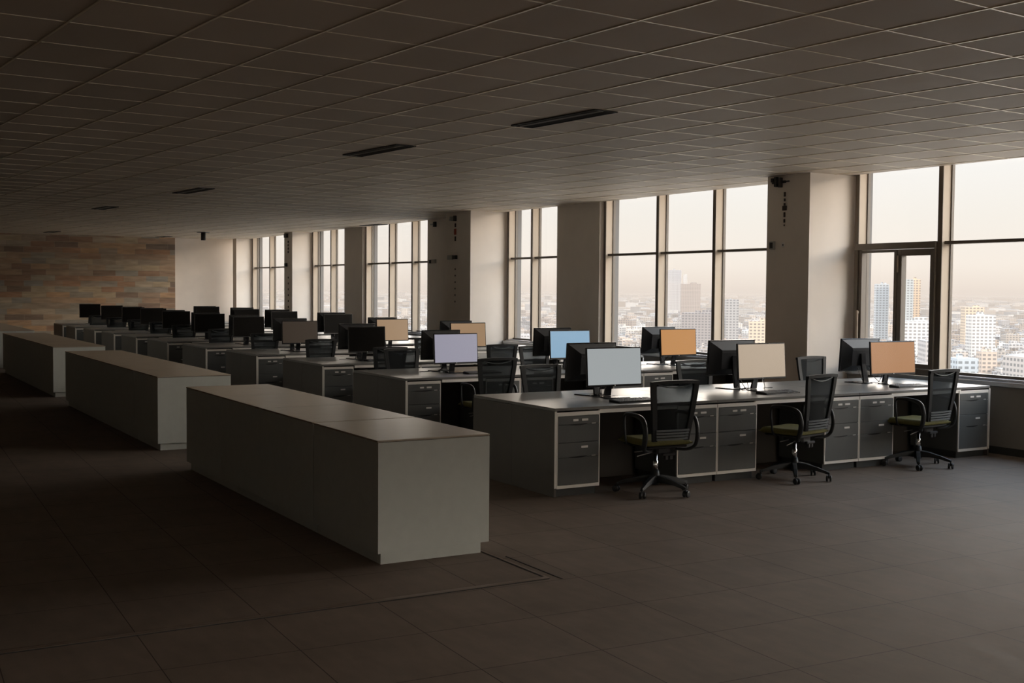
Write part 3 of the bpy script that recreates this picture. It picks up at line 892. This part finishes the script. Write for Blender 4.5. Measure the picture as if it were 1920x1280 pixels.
    # arm loops
    for s in (-1, 1):
        x = s*.262
        P = [(s*.12, -.12, .385), (s*.20, -.17, .385), (x-s*.01, -.20, .41), (x, -.225, .46), (x, -.235, .54), (x, -.215, .62), (x, -.17, .662), (x, -.08, .680), (x, .03, .682), (x, .075, .668), (x, .085, .62), (x, .075, .53), (x-s*.012, .07, .44), (s*.20, .065, .41)]
        pts = catmull(P, 5); n_ = len(pts)
        rs = [.015+.008*math.sin(math.pi*min(1, i/n_*1.5)) if i < n_*.7 else .0125 for i in range(n_)]
        MB().tube(pts, rs, 8, flat=.75).build('armrest', 'chair_frame', t)
    # under-seat mechanism, levers
    q = MB().box(-.07, .07, -.13, .09, .345, .408, c=.015); q.box(-.03, .10, -.155, -.125, .335, .36, c=.006); q.box(.0, .03, -.15, -.12, .30, .34, c=.005); q.box(.045, .075, -.15, -.12, .30, .34, c=.005)
    q.build('tilt_mechanism', 'black', t)
    q = MB().tube([(-.06, .02, .365), (-.15, .02, .36), (-.20, .02, .358)], .005, 6); q.tube([(-.06, -.05, .36), (-.16, -.06, .345), (-.23, -.07, .335)], .005, 6)
    q.build('lever', 'steel', t)
    MB().lathe([(.024, .185), (.024, .275), (.017, .28), (.017, .35)], 14).build('gas_lift', 'chrome', t)
    MB().lathe([(.03, .075), (.042, .095), (.04, .15), (.03, .20), (.026, .20)], 16).build('base_hub', 'chair_frame', t)
    for k in range(5):
        a = 2*math.pi*k/5
        T = Matrix.Rotation(a, 4, 'Z')
        q = MB(); vs = []
        for (r, z, wd, th) in ((.03, .125, .028, .030), (.12, .122, .024, .022), (.22, .105, .020, .016), (.30, .082, .017, .012), (.325, .074, .013, .010)):
            vs += [(r, -wd, z-th), (r, wd, z-th), (r, wd*.7, z+th), (r, -wd*.7, z+th)]
        fs = [(3, 2, 1, 0), (16, 17, 18, 19)]
        for i in range(4):
            for c_ in range(4):
                c2 = (c_+1) % 4; fs.append((i*4+c_, i*4+c2, i*4+4+c2, i*4+4+c_))
        q.add(vs, fs, T); q.build('base_leg', 'chair_frame', t)
        T2 = T @ Matrix.Translation((.318, 0, 0)) @ Matrix.Rotation(R(35+60*k), 4, 'Z')
        q = MB()
        for s in (-1, 1):
            q.lathe([(.012, -.008), (.025, -.0085), (.0285, -.004), (.0285, .004), (.025, .0085), (.012, .008)], 16, T2 @ Matrix.Translation((-.014, s*.016, .0286)) @ Matrix.Rotation(R(90), 4, 'X'))
        q.box(-.03, .004, -.006, .006, .028, .058, T2, c=.003); q.lathe([(.007, .045), (.007, .078)], 8, T2)
        q.build('caster', 'black', t)
    return t
ch0 = chair()
first = [True]
def place_chair(x, y, rz, label, group, spin=None):
    t = ch0 if first[0] else copy_tree(ch0)
    first[0] = False
    t.location = (x, y, 0); t.rotation_euler = (0, 0, rz)
    tag(t, label, 'office chair', group)
    return t
place_chair(6.09, 7.99, R(-3), 'black mesh office chair with olive seat in front of the pale grey monitor', 'chairs on the camera side of the desk rows')
place_chair(7.69, 8.00, R(13), 'black mesh office chair in front of the beige monitor, turned slightly left', 'chairs on the camera side of the desk rows')
place_chair(9.36, 8.02, R(6), 'black mesh office chair pulled up to the window-end desk of the nearest row', 'chairs on the camera side of the desk rows')
place_chair(6.30, 11.34, R(-2), 'black mesh office chair facing the lavender monitor, second desk row', 'chairs on the camera side of the desk rows')
place_chair(7.92, 14.08, R(0), 'black mesh office chair facing the tan monitor, third desk row', 'chairs on the camera side of the desk rows')
place_chair(7.98, 16.40, R(-3), 'black mesh office chair facing the sand-coloured monitor, fourth desk row', 'chairs on the camera side of the desk rows')
place_chair(6.20, 13.96, R(3), 'black mesh office chair at the aisle-end desk of the third row', 'chairs on the camera side of the desk rows')
for r_ in range(3, 11):
    place_chair([6.24, 6.2, 6.12, 6.1, 6.12, 6.15, 6.1, 6.05][r_-3], YN[r_]-.30, R([0, -3, 4, -2, 3, 0, -4, 2][r_-3]),
                'black mesh office chair at the aisle-end desk of the %s row' % ROWN[r_], 'chairs on the camera side of the desk rows')
for x, y, a, lab in ((6.13, 9.63, 182, 'black office chair facing the camera behind the pale grey monitor'), (8.03, 9.62, 177, 'black office chair facing the camera behind the beige monitor'),
                     (9.80, 9.66, 184, 'black office chair facing the camera behind the chair turned left'), (6.19, 13.02, 180, 'black office chair facing the camera behind the lavender monitor'), (8.12, 13.02, 182, 'black office chair facing the camera behind the blue monitor')):
    place_chair(x, y, R(a), lab, 'chairs on the far side of the desk rows')

# ---------------------------------------------------------------- ceiling fittings
def vent(x, y, L_, label):
    t = tag(empty('ceiling_vent', (x, y, H), CEIL_A-.0), label, 'air vent', 'slot vents in the ceiling')
    w_ = .115; l2 = L_/2
    q = MB().box(-w_, -w_+.012, -l2, l2, -.012, .0, c=.002); q.box(w_-.012, w_, -l2, l2, -.012, .0, c=.002)
    q.box(-w_, w_, -l2, -l2+.012, -.012, 0); q.box(-w_, w_, l2-.012, l2, -.012, 0)
    q.build('frame', 'bracket', t)
    Bx(-w_+.01, w_-.01, -l2+.01, l2-.01, -.004, -.001).build('backing', 'groove', t)
    for k in range(4):
        xx = -w_+.03+k*.046
        T = Matrix.Translation((xx+.01, 0, -.008)) @ Matrix.Rotation(R(28), 4, 'Y')
        Bx(-.010, .010, -l2+.012, l2-.012, -.0015, .0015, T).build('slat', 'steel' if k == 1 else 'bracket', t)
vent(5.31, 8.29, 1.15, 'long dark slot vent in the ceiling above the nearest desk row')
vent(4.955, 11.23, 1.15, 'dark slot vent in the ceiling, second from the camera')
vent(4.74, 17.45, 1.15, 'thin dark slot vent in the ceiling between the middle desk rows')
vent(4.44, 22.2, .9, 'small dark slot vent in the ceiling left of the ceiling sensor')
vent(5.24, 32.9, .9, 'tiny dark slot vent in the ceiling close to the stone wall')
vent(8.38, 33.9, .8, 'tiny dark slot vent above the right edge of the stone wall')
vent(10.66, 24.4, .9, 'dark slot vent in the ceiling beside the window wall')
t = tag(empty('ceiling_sensor', (8.54, 30.47, H)), 'black cylinder fitting on a round plate hanging from the far ceiling', 'ceiling fitting')
MB().lathe([(.16, -.012), (.17, 0)], 20).build('mounting_plate', 'bracket', t)
MB().lathe([(.055, -.21), (.06, -.20), (.06, -.012)], 16).build('housing', 'black', t)

# ---------------------------------------------------------------- fittings and old marks on the piers
def on_pier(name, x, items, label, cat, y0, z0, group=None):
    t = tag(empty(name, (x, y0, z0)), label, cat, group)
    for nm, ya, yb, za, zb, th, mt in items:
        Bx(-th, -.0005, ya-y0, yb-y0, za-z0, zb-z0, c=min(.004, th*.4)).build(nm, mt, t)
    return t
X = 10.17
on_pier('cable_bracket', X, [('plate', 10.80, 11.03, 3.04, 3.07, .03, 'bracket'), ('clamp', 10.86, 10.90, 2.99, 3.11, .05, 'bracket'), ('clamp', 10.93, 10.97, 3.0, 3.12, .05, 'bracket'),
        ('clamp', 11.0, 11.04, 3.06, 3.11, .04, 'bracket'), ('rod', 10.74, 10.82, 3.05, 3.065, .02, 'bracket')], 'dark cable bracket at the top of the nearest pier', 'bracket', 10.9, 3.05)
on_pier('junction_box', X, [('box', 10.97, 11.03, 2.235, 2.335, .045, 'steel'), ('terminal', 11.035, 11.055, 2.24, 2.33, .03, 'bracket'), ('cover', 10.975, 11.025, 2.25, 2.32, .052, 'bracket')],
        'small grey junction box on the nearest pier', 'junction box', 11.0, 2.28)
on_pier('wall_socket', X, [('plate', 10.81, 10.86, 2.26, 2.315, .008, 'label_white'), ('hole', 10.825, 10.845, 2.275, 2.30, .010, 'groove')], 'small square socket plate on the nearest pier', 'socket', 10.835, 2.29)
marks = []
z = 2.93
for k, (h, wd) in enumerate(((.055, .03), (.035, .026), (.03, .03), (.055, .075), (.06, .03), (.045, .028), (.02, .02))):
    marks.append(('patch', 10.82-wd/2, 10.82+wd/2, z-h, z, .012, 'stain')); z -= h+(.022 if k != 2 else .004)
on_pier('mounting_strip', X, marks, 'broken vertical strip of dark mounting patches on the nearest pier', 'mounting strip', 10.82, 2.7)
X = 10.14
on_pier('cable_bracket', X, [('plate', 19.45, 19.66, 2.99, 3.02, .03, 'steel'), ('clamp', 19.40, 19.46, 2.97, 3.07, .05, 'bracket'), ('clamp', 19.55, 19.60, 2.98, 3.06, .05, 'steel')], 'dark cable bracket at the top of the second pier', 'bracket', 19.5, 3.0)
on_pier('junction_box', X, [('box', 19.52, 19.70, 2.26, 2.345, .045, 'steel'), ('terminal', 19.36, 19.48, 2.27, 2.34, .05, 'bracket')], 'grey and black junction box on the second pier', 'junction box', 19.5, 2.3)
marks = [('patch', 19.42, 19.47, 2.86, 2.93, .012, 'stain'), ('patch', 19.41, 19.48, 2.72, 2.83, .02, 'red'), ('patch', 19.42, 19.47, 2.60, 2.69, .012, 'stain')]
for k in range(6): marks.append(('patch', 19.43, 19.46, 2.10-.12*k-.03, 2.10-.12*k, .01, 'stain'))
on_pier('mounting_strip', X, marks, 'vertical strip of dark and red patches on the second pier', 'mounting strip', 19.45, 2.6)
on_pier('junction_box', 10.83, [('box', 21.6, 21.75, 2.24, 2.32, .05, 'steel'), ('cover', 21.78, 21.86, 2.24, 2.31, .05, 'bracket')], 'small junction box on the wall panel behind the second pier', 'junction box', 21.7, 2.28)
on_pier('cable_bracket', 10.83, [('clamp', 21.6, 21.68, 2.98, 3.08, .05, 'bracket'), ('plate', 21.7, 21.85, 3.02, 3.05, .03, 'steel')], 'small bracket on the wall panel behind the second pier', 'bracket', 21.7, 3.0)
X = 10.36
on_pier('cable_bracket', X, [('clamp', 29.15, 29.32, 3.0, 3.1, .06, 'bracket')], 'small dark bracket at the top of the third pier', 'bracket', 29.2, 3.05)
marks = [('patch', 29.10, 29.17, 2.92-.085*k-.06, 2.92-.085*k, .012, 'stain') for k in range(4)]+[('patch', 29.11, 29.16, 2.0-.15*k-.05, 2.0-.15*k, .01, 'stain') for k in range(6)]
on_pier('mounting_strip', X, marks, 'vertical strip of dark patches on the third pier', 'mounting strip', 29.13, 2.5)
on_pier('junction_box', X, [('box', 29.2, 29.32, 2.26, 2.35, .05, 'bracket')], 'small dark box on the third pier', 'junction box', 29.26, 2.3)
